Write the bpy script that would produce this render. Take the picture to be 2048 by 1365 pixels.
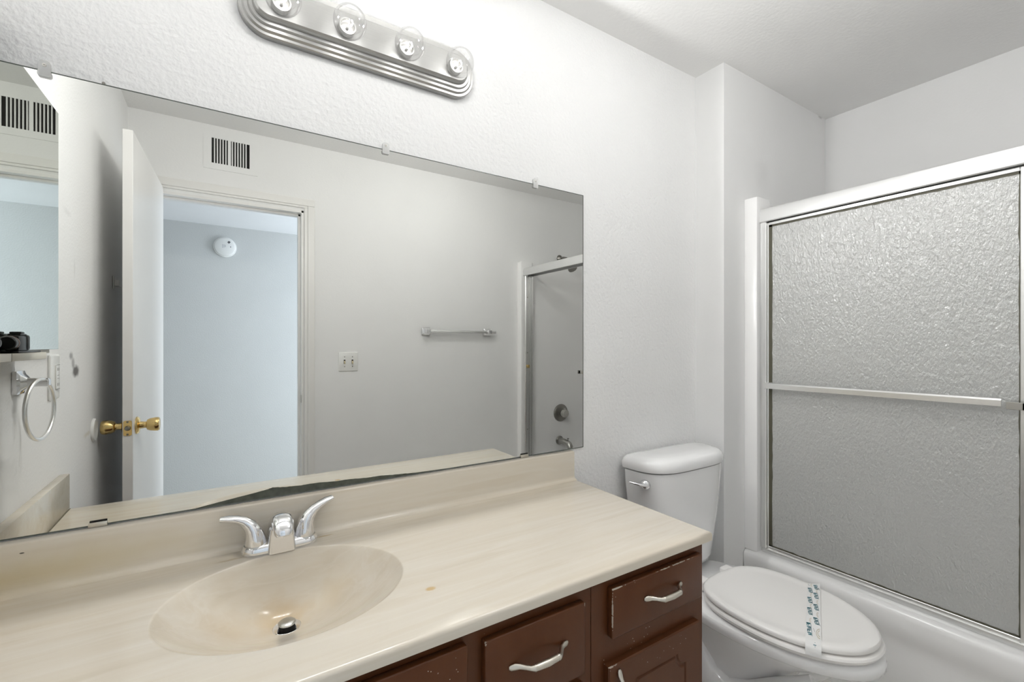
import bpy, bmesh, math, random
from mathutils import Vector, Matrix, noise

# ------------------------------------------------------------------ scene, camera, light
SC = bpy.context.scene
COL = SC.collection
for o in list(bpy.data.objects):
    bpy.data.objects.remove(o)
PI = math.pi
FPX, CYPX = 909.56, 688.1                      # focal length and horizon row for a 2048 x 1365 frame
CAM = Vector((0.39, -1.25, 1.2675))
YAW = 0.5686
cd = bpy.data.cameras.new('camera')
cam = bpy.data.objects.new('camera', cd)
COL.objects.link(cam)
cam.location = CAM
cam.rotation_euler = (PI / 2, 0, -YAW)
cd.sensor_width = 36
cd.lens = FPX / 2048 * 36
cd.shift_y = (CYPX - 682.5) / 2048
cd.clip_start = 0.01
SC.camera = cam

SC.view_settings.view_transform = 'Standard'
SC.view_settings.look = 'None'
SC.view_settings.gamma = 1
SC.view_settings.use_curve_mapping = False
SC.view_settings.exposure = 0.09
SC.cycles.max_bounces = 14
SC.cycles.diffuse_bounces = 8
SC.cycles.glossy_bounces = 8
SC.cycles.transmission_bounces = 8
SC.cycles.transparent_max_bounces = 16
SC.cycles.caustics_reflective = False
SC.cycles.caustics_refractive = False
SC.cycles.sample_clamp_indirect = 6.0
SC.cycles.use_denoising = True

w = bpy.data.worlds.new('world')
SC.world = w
w.use_nodes = True
w.node_tree.nodes['Background'].inputs[0].default_value = (0.62, 0.72, 0.90, 1)
w.node_tree.nodes['Background'].inputs[1].default_value = 1.00

BULB_W, BULB_BACK_W = 6.7, 0.14
BULB_C = (1.0, 1.0, .99)
FILL_GLOBE_E = 36.0  # glow of the added fill globe
BULB_X = (0.5097, 0.659, 0.8137, 0.9611)
BULB_Y, BULB_Z = -0.082, 2.067
DAY_W = 52.0


def area_light(name, loc, direction, sx, sy, power, color):
    ld = bpy.data.lights.new(name, 'AREA')
    ld.shape = 'RECTANGLE'
    ld.size, ld.size_y = sx, sy
    ld.energy = power
    ld.color = color
    o = bpy.data.objects.new(name, ld)
    COL.objects.link(o)
    o.location = loc
    o.rotation_euler = Vector(direction).to_track_quat('-Z', 'Y').to_euler()
    return o


# daylight entering the hall through its window
area_light('window_daylight', (2.60, -2.57, 1.35), (-1, 0.05, -0.05), 1.0, 1.36, DAY_W, (0.80, 0.88, 1.0))


# ------------------------------------------------------------------ helpers
def tag(o, label=None, cat=None, group=None, kind=None):
    if label: o['label'] = label
    if cat: o['category'] = cat
    if group: o['group'] = group
    if kind: o['kind'] = kind
    return o


def thing(name, loc, label, cat, group=None):
    o = bpy.data.objects.new(name, None)
    o.empty_display_size = 0.05
    COL.objects.link(o)
    o.location = loc
    return tag(o, label, cat, group)


def wloc(o):
    v = Vector(o.location)
    while o.parent:
        o = o.parent
        v += Vector(o.location)
    return v


def obj(name, bm, m, parent=None, smooth=True, angle=35, label=None):
    """bm in world coordinates -> one mesh object (local to its parent)."""
    bmesh.ops.recalc_face_normals(bm, faces=bm.faces[:])
    if parent is not None:
        bmesh.ops.translate(bm, verts=bm.verts[:], vec=-wloc(parent))
    me = bpy.data.meshes.new(name)
    if smooth:
        for f in bm.faces: f.smooth = True
        ca = math.radians(angle)
        for e in bm.edges:
            if len(e.link_faces) == 2 and e.calc_face_angle(0) > ca:
                e.smooth = False
    bm.to_mesh(me)
    bm.free()
    for mm in (m if isinstance(m, (list, tuple)) else [m]):
        me.materials.append(mm)
    o = bpy.data.objects.new(name, me)
    COL.objects.link(o)
    if parent is not None:
        o.parent = parent
    if label: o['label'] = label
    return o


def struct(name, bm, m, parent=None, **k):
    o = obj(name, bm, m, parent, **k)
    if parent is None: o['kind'] = 'structure'
    return o


def B():
    return bmesh.new()


def add_box(bm, x0, x1, y0, y1, z0, z1, bevel=0.0, seg=2):
    r = bmesh.ops.create_cube(bm, size=1.0)
    vs = r['verts']
    for v in vs:
        v.co = Vector((x0 + (v.co.x + .5) * (x1 - x0), y0 + (v.co.y + .5) * (y1 - y0), z0 + (v.co.z + .5) * (z1 - z0)))
    if bevel > 0:
        es = list({e for v in vs for e in v.link_edges})
        bmesh.ops.bevel(bm, geom=es, offset=bevel, segments=seg, profile=.5, affect='EDGES')
    return bm


def box(*a, **k):
    return add_box(B(), *a, **k)


def add_rings(bm, rings, cap0=True, cap1=True, closed=False):
    """rings: list of lists of 3-D points (equal length), joined in order."""
    R = [[bm.verts.new(p) for p in ring] for ring in rings]
    n = len(R[0])
    pairs = list(zip(R, R[1:]))
    if closed: pairs.append((R[-1], R[0]))
    for a, b in pairs:
        for i in range(n):
            j = (i + 1) % n
            bm.faces.new((a[i], a[j], b[j], b[i]))
    if not closed:
        if cap0: bm.faces.new(R[0][::-1])
        if cap1: bm.faces.new(R[-1])
    return bm


def frame_of(d):
    d = d.normalized()
    up = Vector((0, 0, 1)) if abs(d.z) < .9 else Vector((0, 1, 0))
    a = d.cross(up).normalized()
    return a, a.cross(d).normalized()


def add_tube(bm, pts, rad, n=14, flat=1.0, closed=False, up=None):
    pts = [Vector(p) for p in pts]
    rad = rad if isinstance(rad, (list, tuple)) else [rad] * len(pts)
    rings = []
    prev = None
    m = len(pts)
    for i, p in enumerate(pts):
        if closed:
            d = pts[(i + 1) % m] - pts[i - 1]
        else:
            d = pts[min(i + 1, m - 1)] - pts[max(i - 1, 0)]
        d.normalize()
        if up is not None:
            a = d.cross(Vector(up)).normalized()
            b = a.cross(d).normalized()
        elif prev is None:
            a, b = frame_of(d)
        else:
            a = (prev - d * prev.dot(d)).normalized()
            b = a.cross(d) * -1
            b = d.cross(a) * -1 if False else a.cross(d)
        prev = a
        r = rad[i]
        ra, rb = r if isinstance(r, (list, tuple)) else (r, r * flat)
        rings.append([p + a * (ra * math.cos(2 * PI * k / n)) + b * (rb * math.sin(2 * PI * k / n)) for k in range(n)])
    return add_rings(bm, rings, closed=closed)


def add_lathe(bm, base, axis, prof, n=32, cap0=True, cap1=True):
    """prof: list of (radius, distance along axis)."""
    base = Vector(base)
    d = Vector(axis).normalized()
    a, b = frame_of(d)
    rings = [[base + d * h + a * (r * math.cos(2 * PI * k / n)) + b * (r * math.sin(2 * PI * k / n)) for k in range(n)]
             for r, h in prof]
    return add_rings(bm, rings, cap0, cap1)


def rrect(cx, cy, hx, hy, r, n=6):
    """rounded rectangle outline, 2-D, counter-clockwise."""
    out = []
    r = min(r, hx, hy)
    for (sx, sy, a0) in ((1, 1, 0), (-1, 1, 90), (-1, -1, 180), (1, -1, 270)):
        for k in range(n + 1):
            a = math.radians(a0 + 90 * k / n)
            out.append((cx + sx * (hx - r) + r * math.cos(a), cy + sy * (hy - r) + r * math.sin(a)))
    return out


def add_prism(bm, outline, f0, f1):
    """outline of 2-D points mapped by f0/f1 to the two end caps."""
    return add_rings(bm, [[f0(u, v) for u, v in outline], [f1(u, v) for u, v in outline]])


# ------------------------------------------------------------------ materials
class NT:
    def __init__(self, name):
        self.m = bpy.data.materials.new(name)
        self.m.use_nodes = True
        self.t = self.m.node_tree
        self.t.nodes.clear()
        self.out = self.n('ShaderNodeOutputMaterial')

    def n(self, typ, **props):
        nd = self.t.nodes.new(typ)
        for k, v in props.items():
            setattr(nd, k, v)
        return nd

    def set(self, sock, val):
        if hasattr(val, 'is_output') or isinstance(val, bpy.types.NodeSocket):
            self.t.links.new(val, sock)
        elif isinstance(val, (tuple, list)) and sock.type == 'RGBA' and len(val) == 3:
            sock.default_value = (*val, 1)
        else:
            sock.default_value = val

    def pos(self, sx=1, sy=1, sz=1, off=(0, 0, 0)):
        g = self.n('ShaderNodeNewGeometry')
        mp = self.n('ShaderNodeMapping')
        self.t.links.new(g.outputs['Position'], mp.inputs['Vector'])
        mp.inputs['Scale'].default_value = (sx, sy, sz)
        mp.inputs['Location'].default_value = off
        return mp.outputs[0]

    def noise(self, vec, scale, detail=3, rough=.5, dist=0.0):
        nd = self.n('ShaderNodeTexNoise')
        self.t.links.new(vec, nd.inputs['Vector'])
        nd.inputs['Scale'].default_value = scale
        nd.inputs['Detail'].default_value = detail
        nd.inputs['Roughness'].default_value = rough
        nd.inputs['Distortion'].default_value = dist
        return nd.outputs['Fac']

    def ramp(self, fac, stops):
        r = self.n('ShaderNodeValToRGB')
        el = r.color_ramp.elements
        while len(el) > 1: el.remove(el[0])
        el[0].position, el[0].color = stops[0][0], (*stops[0][1], 1) if len(stops[0][1]) == 3 else stops[0][1]
        for p, c in stops[1:]:
            e = el.new(p)
            e.color = (*c, 1) if len(c) == 3 else c
        self.t.links.new(fac, r.inputs[0])
        return r.outputs[0]

    def math(self, op, a, b=0.0, c=None, clamp=False):
        nd = self.n('ShaderNodeMath', operation=op)
        nd.use_clamp = clamp
        self.set(nd.inputs[0], a)
        self.set(nd.inputs[1], b)
        if c is not None: self.set(nd.inputs[2], c)
        return nd.outputs[0]

    def mix(self, fac, a, b, blend='MIX'):
        nd = self.n('ShaderNodeMix', data_type='RGBA', blend_type=blend)
        self.set(nd.inputs[0], fac)
        self.set(nd.inputs[6], a)
        self.set(nd.inputs[7], b)
        return nd.outputs[2]

    def bump(self, h, strength=.3, dist=.002):
        nd = self.n('ShaderNodeBump')
        nd.inputs['Strength'].default_value = strength
        nd.inputs['Distance'].default_value = dist
        self.t.links.new(h, nd.inputs['Height'])
        return nd.outputs[0]

    def blob(self, center, radii, soft=.5, warp=None):
        """mask 1 inside an ellipsoid at a world position, 0 outside."""
        g = self.n('ShaderNodeNewGeometry')
        v = g.outputs['Position']
        if warp:
            nz = self.n('ShaderNodeTexNoise')
            nz.inputs['Scale'].default_value = warp[0]
            nz.inputs['Detail'].default_value = 3
            self.t.links.new(v, nz.inputs['Vector'])
            s1 = self.n('ShaderNodeVectorMath', operation='SUBTRACT')
            self.t.links.new(nz.outputs['Color'], s1.inputs[0])
            s1.inputs[1].default_value = (.5, .5, .5)
            s2 = self.n('ShaderNodeVectorMath', operation='SCALE')
            self.t.links.new(s1.outputs[0], s2.inputs[0])
            s2.inputs['Scale'].default_value = warp[1]
            s3 = self.n('ShaderNodeVectorMath', operation='ADD')
            self.t.links.new(v, s3.inputs[0])
            self.t.links.new(s2.outputs[0], s3.inputs[1])
            v = s3.outputs[0]
        a = self.n('ShaderNodeVectorMath', operation='SUBTRACT')
        self.t.links.new(v, a.inputs[0])
        a.inputs[1].default_value = center
        d = self.n('ShaderNodeVectorMath', operation='DIVIDE')
        self.t.links.new(a.outputs[0], d.inputs[0])
        d.inputs[1].default_value = radii
        le = self.n('ShaderNodeVectorMath', operation='LENGTH')
        self.t.links.new(d.outputs[0], le.inputs[0])
        mr = self.n('ShaderNodeMapRange', interpolation_type='SMOOTHSTEP')
        self.t.links.new(le.outputs['Value'], mr.inputs[0])
        mr.inputs[1].default_value = 1.0
        mr.inputs[2].default_value = 1.0 - soft
        mr.inputs[3].default_value = 0.0
        mr.inputs[4].default_value = 1.0
        return mr.outputs[0]

    def pr(self, base=(.8, .8, .8), rough=.5, metal=0.0, normal=None, **ex):
        p = self.n('ShaderNodeBsdfPrincipled')
        self.set(p.inputs['Base Color'], base)
        self.set(p.inputs['Roughness'], rough)
        self.set(p.inputs['Metallic'], metal)
        if normal is not None: self.t.links.new(normal, p.inputs['Normal'])
        for k, v in ex.items():
            self.set(p.inputs[k.replace('_', ' ')], v)
        return p.outputs[0]

    def done(self, sh):
        self.t.links.new(sh, self.out.inputs['Surface'])
        return self.m


def simple(name, base, rough=.5, metal=0.0, **ex):
    n = NT(name)
    return n.done(n.pr(base, rough, metal, **ex))


def wall_mat(name, base, stains=(), bump=.35, scale=110):
    n = NT(name)
    p = n.pos()
    h = n.noise(p, scale, 2, .45)
    h2 = n.noise(p, 3.0, 3, .5)
    col = n.ramp(h2, [(.3, tuple(c * .97 for c in base)), (.7, base)])
    for (c, r, soft, dark, amt, warp) in stains:
        col = n.mix(n.math('MULTIPLY', n.blob(c, r, soft, warp), amt), col, dark)
    return n.done(n.pr(col, .62, 0, n.bump(h, bump, .003), Specular_IOR_Level=.3))


WALL = (.85, .85, .846)
M = {}
M['wall'] = wall_mat('painted_wall', WALL, bump=.85, scale=95)
M['wall_smooth'] = wall_mat('painted_wall_smooth', WALL, bump=.12)
dk = (.16, .15, .145)
M['wall_left'] = wall_mat('painted_wall_scuffed', WALL, [
    ((0, -.662, 1.230), (.05, .030, .017), .75, dk, .62, (45, .010)),
    ((0, -.684, 1.207), (.05, .026, .024), .75, dk, .55, (45, .010)),
    ((0, -.716, 1.180), (.05, .052, .025), .65, dk, .95, (70, .016)),
    ((0, -.62, 1.665), (.05, .06, .012), .9, dk, .12, (30, .02)),
    ((0, -.70, 1.50), (.05, .012, .05), .9, dk, .16, (30, .02)),
    ((0, -.86, .955), (.05, .07, .012), .9, (.62, .55, .38), .45, (60, .02)),
], bump=.22)
M['wall_alcove'] = wall_mat('painted_wall_alcove', WALL, [
    ((2.45, -.13, 2.03), (.09, .05, .09), .9, dk, .07, (14, .06)),
    ((2.99, -.13, 2.437), (.03, .03, .012), .8, dk, .35, None),
], bump=.10)
M['ceiling'] = wall_mat('ceiling_paint', (.86, .857, .848), bump=.25, scale=75)
M['trim'] = simple('semi_gloss_trim', (.80, .79, .77), .35)
M['door'] = simple('door_paint', (.80, .79, .775), .30)
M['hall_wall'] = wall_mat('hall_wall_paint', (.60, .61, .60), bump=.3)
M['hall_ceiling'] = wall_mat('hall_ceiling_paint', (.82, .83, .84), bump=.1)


def floor_mat():
    n = NT('vinyl_floor')
    b = n.n('ShaderNodeTexBrick')
    n.t.links.new(n.pos(), b.inputs['Vector'])
    b.offset = 0
    b.inputs['Scale'].default_value = 1
    b.inputs['Color1'].default_value = (.74, .72, .68, 1)
    b.inputs['Color2'].default_value = (.71, .69, .65, 1)
    b.inputs['Mortar'].default_value = (.52, .50, .46, 1)
    b.inputs['Mortar Size'].default_value = .004
    b.inputs['Brick Width'].default_value = .305
    b.inputs['Row Height'].default_value = .305
    return n.done(n.pr(b.outputs['Color'], .4))


M['floor'] = floor_mat()


def marble(name, stains=True):
    n = NT(name)
    a = n.noise(n.pos(.55, 6.5, 6.5), 3.4, 5, .55, .25)
    b = n.noise(n.pos(.45, 7, 7, (3, 1, 2)), 2.6, 4, .55, .5)
    col = n.ramp(a, [(.25, (.625, .56, .45)), (.45, (.68, .615, .51)), (.60, (.70, .645, .55)), (.8, (.655, .585, .475))])
    wisp = n.ramp(b, [(.46, (0, 0, 0)), (.50, (1, 1, 1)), (.54, (0, 0, 0))])
    col = n.mix(n.math('MULTIPLY', wisp, .30), col, (.745, .70, .62))
    if stains:
        col = n.mix(n.math('MULTIPLY', n.blob((.7325, -.4195, .791), (.013, .010, .03), .6, (160, .006)), .75), col, (.56, .36, .12))
        col = n.mix(n.math('MULTIPLY', n.blob((.50, -.165, .70), (.085, .065, .075), .9, (22, .05)), .75), col, (.58, .42, .22))
        col = n.mix(n.math('MULTIPLY', n.blob((.40, -.20, .70), (.09, .065, .06), .9, (26, .05)), .28), col, (.56, .42, .25))
        col = n.mix(n.math('MULTIPLY', n.blob((.60, -.17, .71), (.06, .05, .06), .9, (26, .05)), .40), col, (.60, .48, .30))
        col = n.mix(n.math('MULTIPLY', n.blob((.405, -.072, .791), (.04, .007, .02), .8, (80, .006)), .55), col, (.42, .32, .18))
        col = n.mix(n.math('MULTIPLY', n.blob((.605, -.050, .791), (.03, .006, .02), .8, (80, .006)), .6), col, (.45, .32, .14))
        col = n.mix(n.math('MULTIPLY', n.blob((.0706, -.02, .8694), (.0042, .02, .0018), .4), .9), col, (.05, .05, .04))
        col = n.mix(n.math('MULTIPLY', n.blob((.03, -.02, .83), (.45, .05, .055), .95, (10, .06)), .60), col, (.58, .48, .27))
    return n.done(n.pr(col, .20, 0, None, Specular_IOR_Level=.5, Coat_Weight=.15, Coat_Roughness=.1))


M['marble'] = marble('cultured_marble')


def brown_mat():
    n = NT('brown_paint')
    p = n.pos()
    a = n.noise(n.pos(4, 4, 1.2), 5, 4, .6)
    col = n.ramp(a, [(.3, (.092, .029, .0085)), (.7, (.106, .036, .0115))])
    # paint chips: small pale flecks in a few worn areas
    v = n.n('ShaderNodeTexVoronoi')
    n.t.links.new(p, v.inputs['Vector'])
    v.inputs['Scale'].default_value = 190
    fleck = n.math('LESS_THAN', v.outputs['Distance'], .17)
    keep = n.math('GREATER_THAN', n.noise(n.pos(1, 1, 1, (7, 3, 1)), 85, 1), .60)
    area = None
    for c, r in (((1.17, -.54, .60), (.10, .03, .022)), ((1.24, -.55, .742), (.13, .02, .009)), ((1.10, -.55, .735), (.03, .03, .02)),
                 ((1.09, -.55, .60), (.03, .03, .05)), ((.79, -.55, .738), (.012, .03, .012)), ((1.012, -.55, .738), (.01, .03, .012)),
                 ((.70, -.55, .715), (.06, .03, .03)), ((1.26, -.55, .555), (.12, .03, .02))):
        bl = n.blob(c, r, .5)
        area = bl if area is None else n.math('MAXIMUM', area, bl)
    mask = n.math('MULTIPLY', n.math('MULTIPLY', fleck, keep), n.math('GREATER_THAN', area, .3))
    col = n.mix(mask, col, (.62, .57, .50))
    wear = None
    for c, r in (((1.30, -.5495, .7435), (.15, .005, .0028)), ((1.0925, -.5495, .690), (.0026, .006, .07)), ((1.10, -.5495, .7425), (.05, .006, .0026)), ((.783, -.549, .739), (.0035, .006, .012)),
                 ((1.0145, -.549, .737), (.0035, .006, .010)), ((1.084, -.5495, .579), (.05, .006, .0026)), ((1.402, -.5495, .70), (.0022, .005, .05))):
        bl = n.blob(c, r, .6)
        wear = bl if wear is None else n.math('MAXIMUM', wear, bl)
    wn = n.math('GREATER_THAN', n.math('ADD', n.math('MULTIPLY', wear, .55), n.noise(n.pos(1, 1, 1, (2, 5, 1)), 130, 3, .6)), .98)
    col = n.mix(n.math('MULTIPLY', wn, .75), col, (.55, .49, .41))
    return n.done(n.pr(col, .38, 0, n.bump(n.noise(p, 60, 3), .06, .002), Specular_IOR_Level=.32))


M['brown'] = brown_mat()
M['porcelain'] = simple('porcelain', (.89, .89, .89), .12, Coat_Weight=.3, Coat_Roughness=.05)
M['seat'] = simple('seat_plastic', (.88, .865, .845), .28)
M['tub'] = simple('tub_acrylic', (.89, .885, .88), .22)
M['chrome'] = simple('chrome', (.82, .82, .83), .07, 1.0)
M['chrome_dull'] = simple('dull_chrome', (.50, .49, .46), .30, 1.0)
M['dark_metal'] = simple('tarnished_chrome', (.26, .25, .23), .28, 1.0)
M['clear_knob'] = simple('clear_acrylic', (.75, .73, .68), .15, 0, Transmission_Weight=.45, IOR=1.45)
M['brass'] = simple('polished_brass', (.72, .53, .23), .18, 1.0)
M['nickel'] = simple('worn_nickel', (.72, .68, .60), .33, 1.0)
M['black'] = simple('black_plastic', (.012, .012, .012), .35)
M['black_glass'] = simple('lens_glass', (.006, .006, .008), .05)
M['dark'] = simple('dark_void', (.012, .011, .010), .9)
M['plastic'] = simple('white_plastic', (.80, .80, .78), .35)
M['shadow_gap'] = simple('slot_interior', (.10, .09, .08), .8)
M['ivory_toggle'] = simple('ivory_toggle', (.55, .47, .30), .4)
M['paper'] = simple('strip_paper', (.84, .84, .83), .7)
M['teal'] = simple('teal_ink', (.035, .17, .21), .7)
M['tan'] = simple('tan_ink', (.50, .41, .24), .7)
M['greyink'] = simple('grey_ink', (.30, .31, .33), .7)
M['cream_metal'] = simple('cream_enamel', (.74, .70, .60), .4)


def brushed(name, base, rough=.26):
    n = NT(name)
    a = n.noise(n.pos(2, 60, 60), 6, 5, .7)
    b = n.noise(n.pos(), 14, 4, .6)
    col = n.mix(n.math('MULTIPLY', a, .5), base, tuple(c * .75 for c in base))
    r = n.math('ADD', n.math('MULTIPLY', b, .22), rough - .1)
    return n.done(n.pr(col, r, 1.0, n.bump(a, .05, .001)))


M['brushed'] = brushed('brushed_nickel', (.44, .437, .425), .34)
M['alu'] = simple('bright_aluminium', (.88, .88, .87), .27, 1.0)
M['alu_white'] = simple('anodised_rail', (.70, .70, .695), .40, .5)


def mirror_mat(name, tint):
    n = NT(name)
    g = n.n('ShaderNodeBsdfGlossy')
    g.inputs['Color'].default_value = (*tint, 1)
    g.inputs['Roughness'].default_value = 0.0
    return n.done(g.outputs[0])


M['mirror'] = mirror_mat('silvered_glass', (.765, .77, .745))
M['mirror2'] = mirror_mat('old_silvered_glass', (.80, .82, .78))
M['mirror_edge'] = simple('mirror_edge', (.10, .115, .10), .25)


def desilver():
    n = NT('desilvered_patch')
    a = n.noise(n.pos(), 60, 4)
    col = n.ramp(a, [(.3, (.045, .052, .040)), (.7, (.085, .095, .075))])
    return n.done(n.pr(col, .25))


M['desilver'] = desilver()


def thin_glass(name, tint=(1, 1, 1), refl=.12):
    n = NT(name)
    t = n.n('ShaderNodeBsdfTransparent')
    t.inputs['Color'].default_value = (*tint, 1)
    g = n.n('ShaderNodeBsdfGlossy')
    g.inputs['Roughness'].default_value = .02
    lw = n.n('ShaderNodeLayerWeight')
    lw.inputs['Blend'].default_value = .25
    mx = n.n('ShaderNodeMixShader')
    f = n.math('ADD', n.math('MULTIPLY', lw.outputs['Facing'], .55), refl * .3, clamp=True)
    n.t.links.new(f, mx.inputs[0])
    n.t.links.new(t.outputs[0], mx.inputs[1])
    n.t.links.new(g.outputs[0], mx.inputs[2])
    return n.done(mx.outputs[0])


M['bulb_glass'] = thin_glass('bulb_glass', (.97, .97, .97))
def clip_mat():
    n = NT('clear_clip')
    t = n.n('ShaderNodeBsdfTransparent')
    g = n.pr((.88, .88, .87), .15)
    mx = n.n('ShaderNodeMixShader')
    mx.inputs[0].default_value = .45
    n.t.links.new(t.outputs[0], mx.inputs[1])
    n.t.links.new(g, mx.inputs[2])
    return n.done(mx.outputs[0])


M['clip_plastic'] = clip_mat()


def emit(name, col, s):
    n = NT(name)
    e = n.n('ShaderNodeEmission')
    e.inputs[0].default_value = (*col, 1)
    e.inputs[1].default_value = s
    return n.done(e.outputs[0])


M['filament'] = emit('glowing_filament', (1.0, .97, .92), 45.0)


def obscure_glass():
    n = NT('obscure_glass')
    p = n.pos()
    h1 = n.noise(n.pos(1, 1, .55), 78, 4, .62, .5)
    h2 = n.noise(n.pos(1, 1, .6), 170, 2, .5)
    h = n.math('ADD', h1, n.math('MULTIPLY', h2, .5))
    nrm = n.bump(h, .75, .006)
    tr = n.n('ShaderNodeBsdfTranslucent')
    tr.inputs[0].default_value = (.88, .885, .86, 1)
    df = n.n('ShaderNodeBsdfDiffuse')
    df.inputs[0].default_value = (.89, .895, .87, 1)
    rf = n.n('ShaderNodeBsdfRefraction')
    rf.inputs['Color'].default_value = (.86, .88, .84, 1)
    rf.inputs['Roughness'].default_value = .45
    rf.inputs['IOR'].default_value = 1.12
    gl = n.n('ShaderNodeBsdfGlossy')
    gl.inputs['Color'].default_value = (.95, .95, .95, 1)
    gl.inputs['Roughness'].default_value = .20
    for s in (tr, df, rf, gl):
        n.t.links.new(nrm, s.inputs['Normal'])
    a = n.n('ShaderNodeMixShader')
    a.inputs[0].default_value = .72
    n.t.links.new(tr.outputs[0], a.inputs[1])
    n.t.links.new(df.outputs[0], a.inputs[2])
    b = n.n('ShaderNodeMixShader')
    b.inputs[0].default_value = .30
    n.t.links.new(a.outputs[0], b.inputs[1])
    n.t.links.new(rf.outputs[0], b.inputs[2])
    fr = n.n('ShaderNodeFresnel')
    fr.inputs['IOR'].default_value = 1.5
    c = n.n('ShaderNodeMixShader')
    n.t.links.new(n.math('ADD', n.math('MULTIPLY', fr.outputs[0], 1.3), .105, clamp=True), c.inputs[0])
    n.t.links.new(b.outputs[0], c.inputs[1])
    n.t.links.new(gl.outputs[0], c.inputs[2])
    return n.done(c.outputs[0])


M['obscure'] = obscure_glass()
M['grime'] = simple('gasket_grime', (.10, .095, .065), .6)

# ------------------------------------------------------------------ room shell
H = 2.44
YF = -1.667          # the wall with the door
XW, YA, XR = 2.152, -.13, 3.05
DX0, DX1, DH = .085, .797, 2.05
struct('floor', box(-1.7, 3.3, -4.3, .15, -.08, 0), M['floor'], smooth=False)
struct('ceiling', box(-.12, 3.2, YF - .055, .12, H, H + .1), M['ceiling'], smooth=False)
struct('wall_back', box(-.1, XW + .1, .004, .12, 0, H), M['wall'], smooth=False)
struct('wall_left', box(-.1, 0, YF, .004, 0, H), M['wall_left'], smooth=False)
struct('wall_alcove', box(XW, XR, YA, .12, 0, H), M['wall_alcove'], smooth=False)
struct('wall_right', box(XR, XR + .1, YF, .12, 0, H), M['wall_smooth'], smooth=False)
bm = B()
add_box(bm, -.1, DX0, YF - .11, YF, 0, H)
add_box(bm, DX1, XR + .1, YF - .11, YF, 0, H)
add_box(bm, DX0, DX1, YF - .11, YF, DH, H)
struct('wall_front', bm, M['wall_smooth'], smooth=False)
# the hall beyond the door
YH, HH = -3.30, 2.262
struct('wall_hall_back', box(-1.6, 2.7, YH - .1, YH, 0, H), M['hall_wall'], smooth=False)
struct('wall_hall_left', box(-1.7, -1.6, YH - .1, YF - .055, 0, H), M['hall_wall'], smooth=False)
WY0, WY1 = -3.12, -2.02
bm = B()
add_box(bm, 2.62, 2.72, YH, WY0, 0, H)
add_box(bm, 2.62, 2.72, WY1, YF - .11, 0, H)
add_box(bm, 2.62, 2.72, WY0, WY1, 0, .62)
add_box(bm, 2.62, 2.72, WY0, WY1, 2.08, H)
struct('wall_hall_right', bm, M['hall_wall'], smooth=False)
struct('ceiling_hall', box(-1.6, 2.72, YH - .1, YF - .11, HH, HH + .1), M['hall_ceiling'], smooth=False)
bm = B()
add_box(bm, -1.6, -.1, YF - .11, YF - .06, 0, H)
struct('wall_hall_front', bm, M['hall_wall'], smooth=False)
bm = B()
for z0, z1 in ((.62, .67), (2.03, 2.08), (1.33, 1.37)):
    add_box(bm, 2.63, 2.69, WY0, WY1, z0, z1)
for y0, y1 in ((WY0, WY0 + .05), (WY1 - .05, WY1), (-2.59, -2.55)):
    add_box(bm, 2.63, 2.69, y0, y1, .62, 2.08)
struct('window_1', bm, M['trim'], smooth=False)

# door frame: casing, jamb and stop (one trim), strike plate on the right jamb
bm = B()
cw = .058
for s0, s1 in ((DX0 - .004 - cw, DX0 - .004), (DX1 + .022, DX1 + .022 + cw - .02)):
    add_box(bm, max(s0, .004), s1, YF, YF + .014, 0, DH + .028, .003)
add_box(bm, .02, DX1 + .06, YF, YF + .014, DH + .028, DH + .070, .003)
add_box(bm, DX0 - .004, DX1 + .004 + .018, YF, YF + .010, DH + .016, DH + .028, .002)
add_box(bm, DX1 + .004, DX1 + .022, YF, YF + .010, 0, DH + .016, .002)
add_box(bm, DX1 - .012, DX1, YF - .11, YF + .004, 0, DH, .001)
add_box(bm, DX0, DX0 + .012, YF - .11, YF + .004, 0, DH, .001)
add_box(bm, DX0, DX1, YF - .11, YF + .004, DH - .014, DH, .001)
add_box(bm, DX1 - .024, DX1 - .012, YF - .075, YF - .040, 0, DH - .014, .001)
add_box(bm, DX0 + .012, DX1 - .012, YF - .075, YF - .040, DH - .026, DH - .014, .001)
trim1 = struct('trim_1', bm, M['trim'], smooth=False)
bm = B()
add_prism(bm, rrect(YF - .006, .944, .014, .024, .010), lambda u, v: (DX1 - .0135, u, v), lambda u, v: (DX1 - .011, u, v))
obj('strike_plate', bm, M['chrome_dull'], trim1)
bm = B()
add_box(bm, .0, 1.40, YF, YF + .0001, 0, .0001)
bm.free()
bm = box(DX1 + .062, 2.296, YF, YF + .012, 0, .085, bevel=.003)
struct('baseboard_front', bm, M['trim'], smooth=False)
bm = box(1.44, XW, -.008, .004, 0, .085, bevel=.003)
struct('baseboard_back', bm, M['trim'], smooth=False)

# the open door, swung in against the left wall
HX, HY, DW, DT = .141, YF + .012, .722, .031     # hinge corner of the face towards the room
dvec = Vector((-math.sin(math.radians(2.2)), math.cos(math.radians(2.2)), 0))
nvec = Vector((dvec.y, -dvec.x, 0))                # towards +x


def dpt(a, t, z):
    return Vector((HX, HY, 0)) + dvec * a + nvec * t + Vector((0, 0, z))


bm = B()
rings = [[dpt(a, t, z) for a, t in ((0, 0), (DW, 0), (DW, -DT), (0, -DT))] for z in (.012, 2.062)]
add_rings(bm, rings)
bmesh.ops.bevel(bm, geom=bm.edges[:], offset=.0015, segments=1, affect='EDGES')
door = struct('door_1', bm, M['door'], smooth=False)


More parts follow.
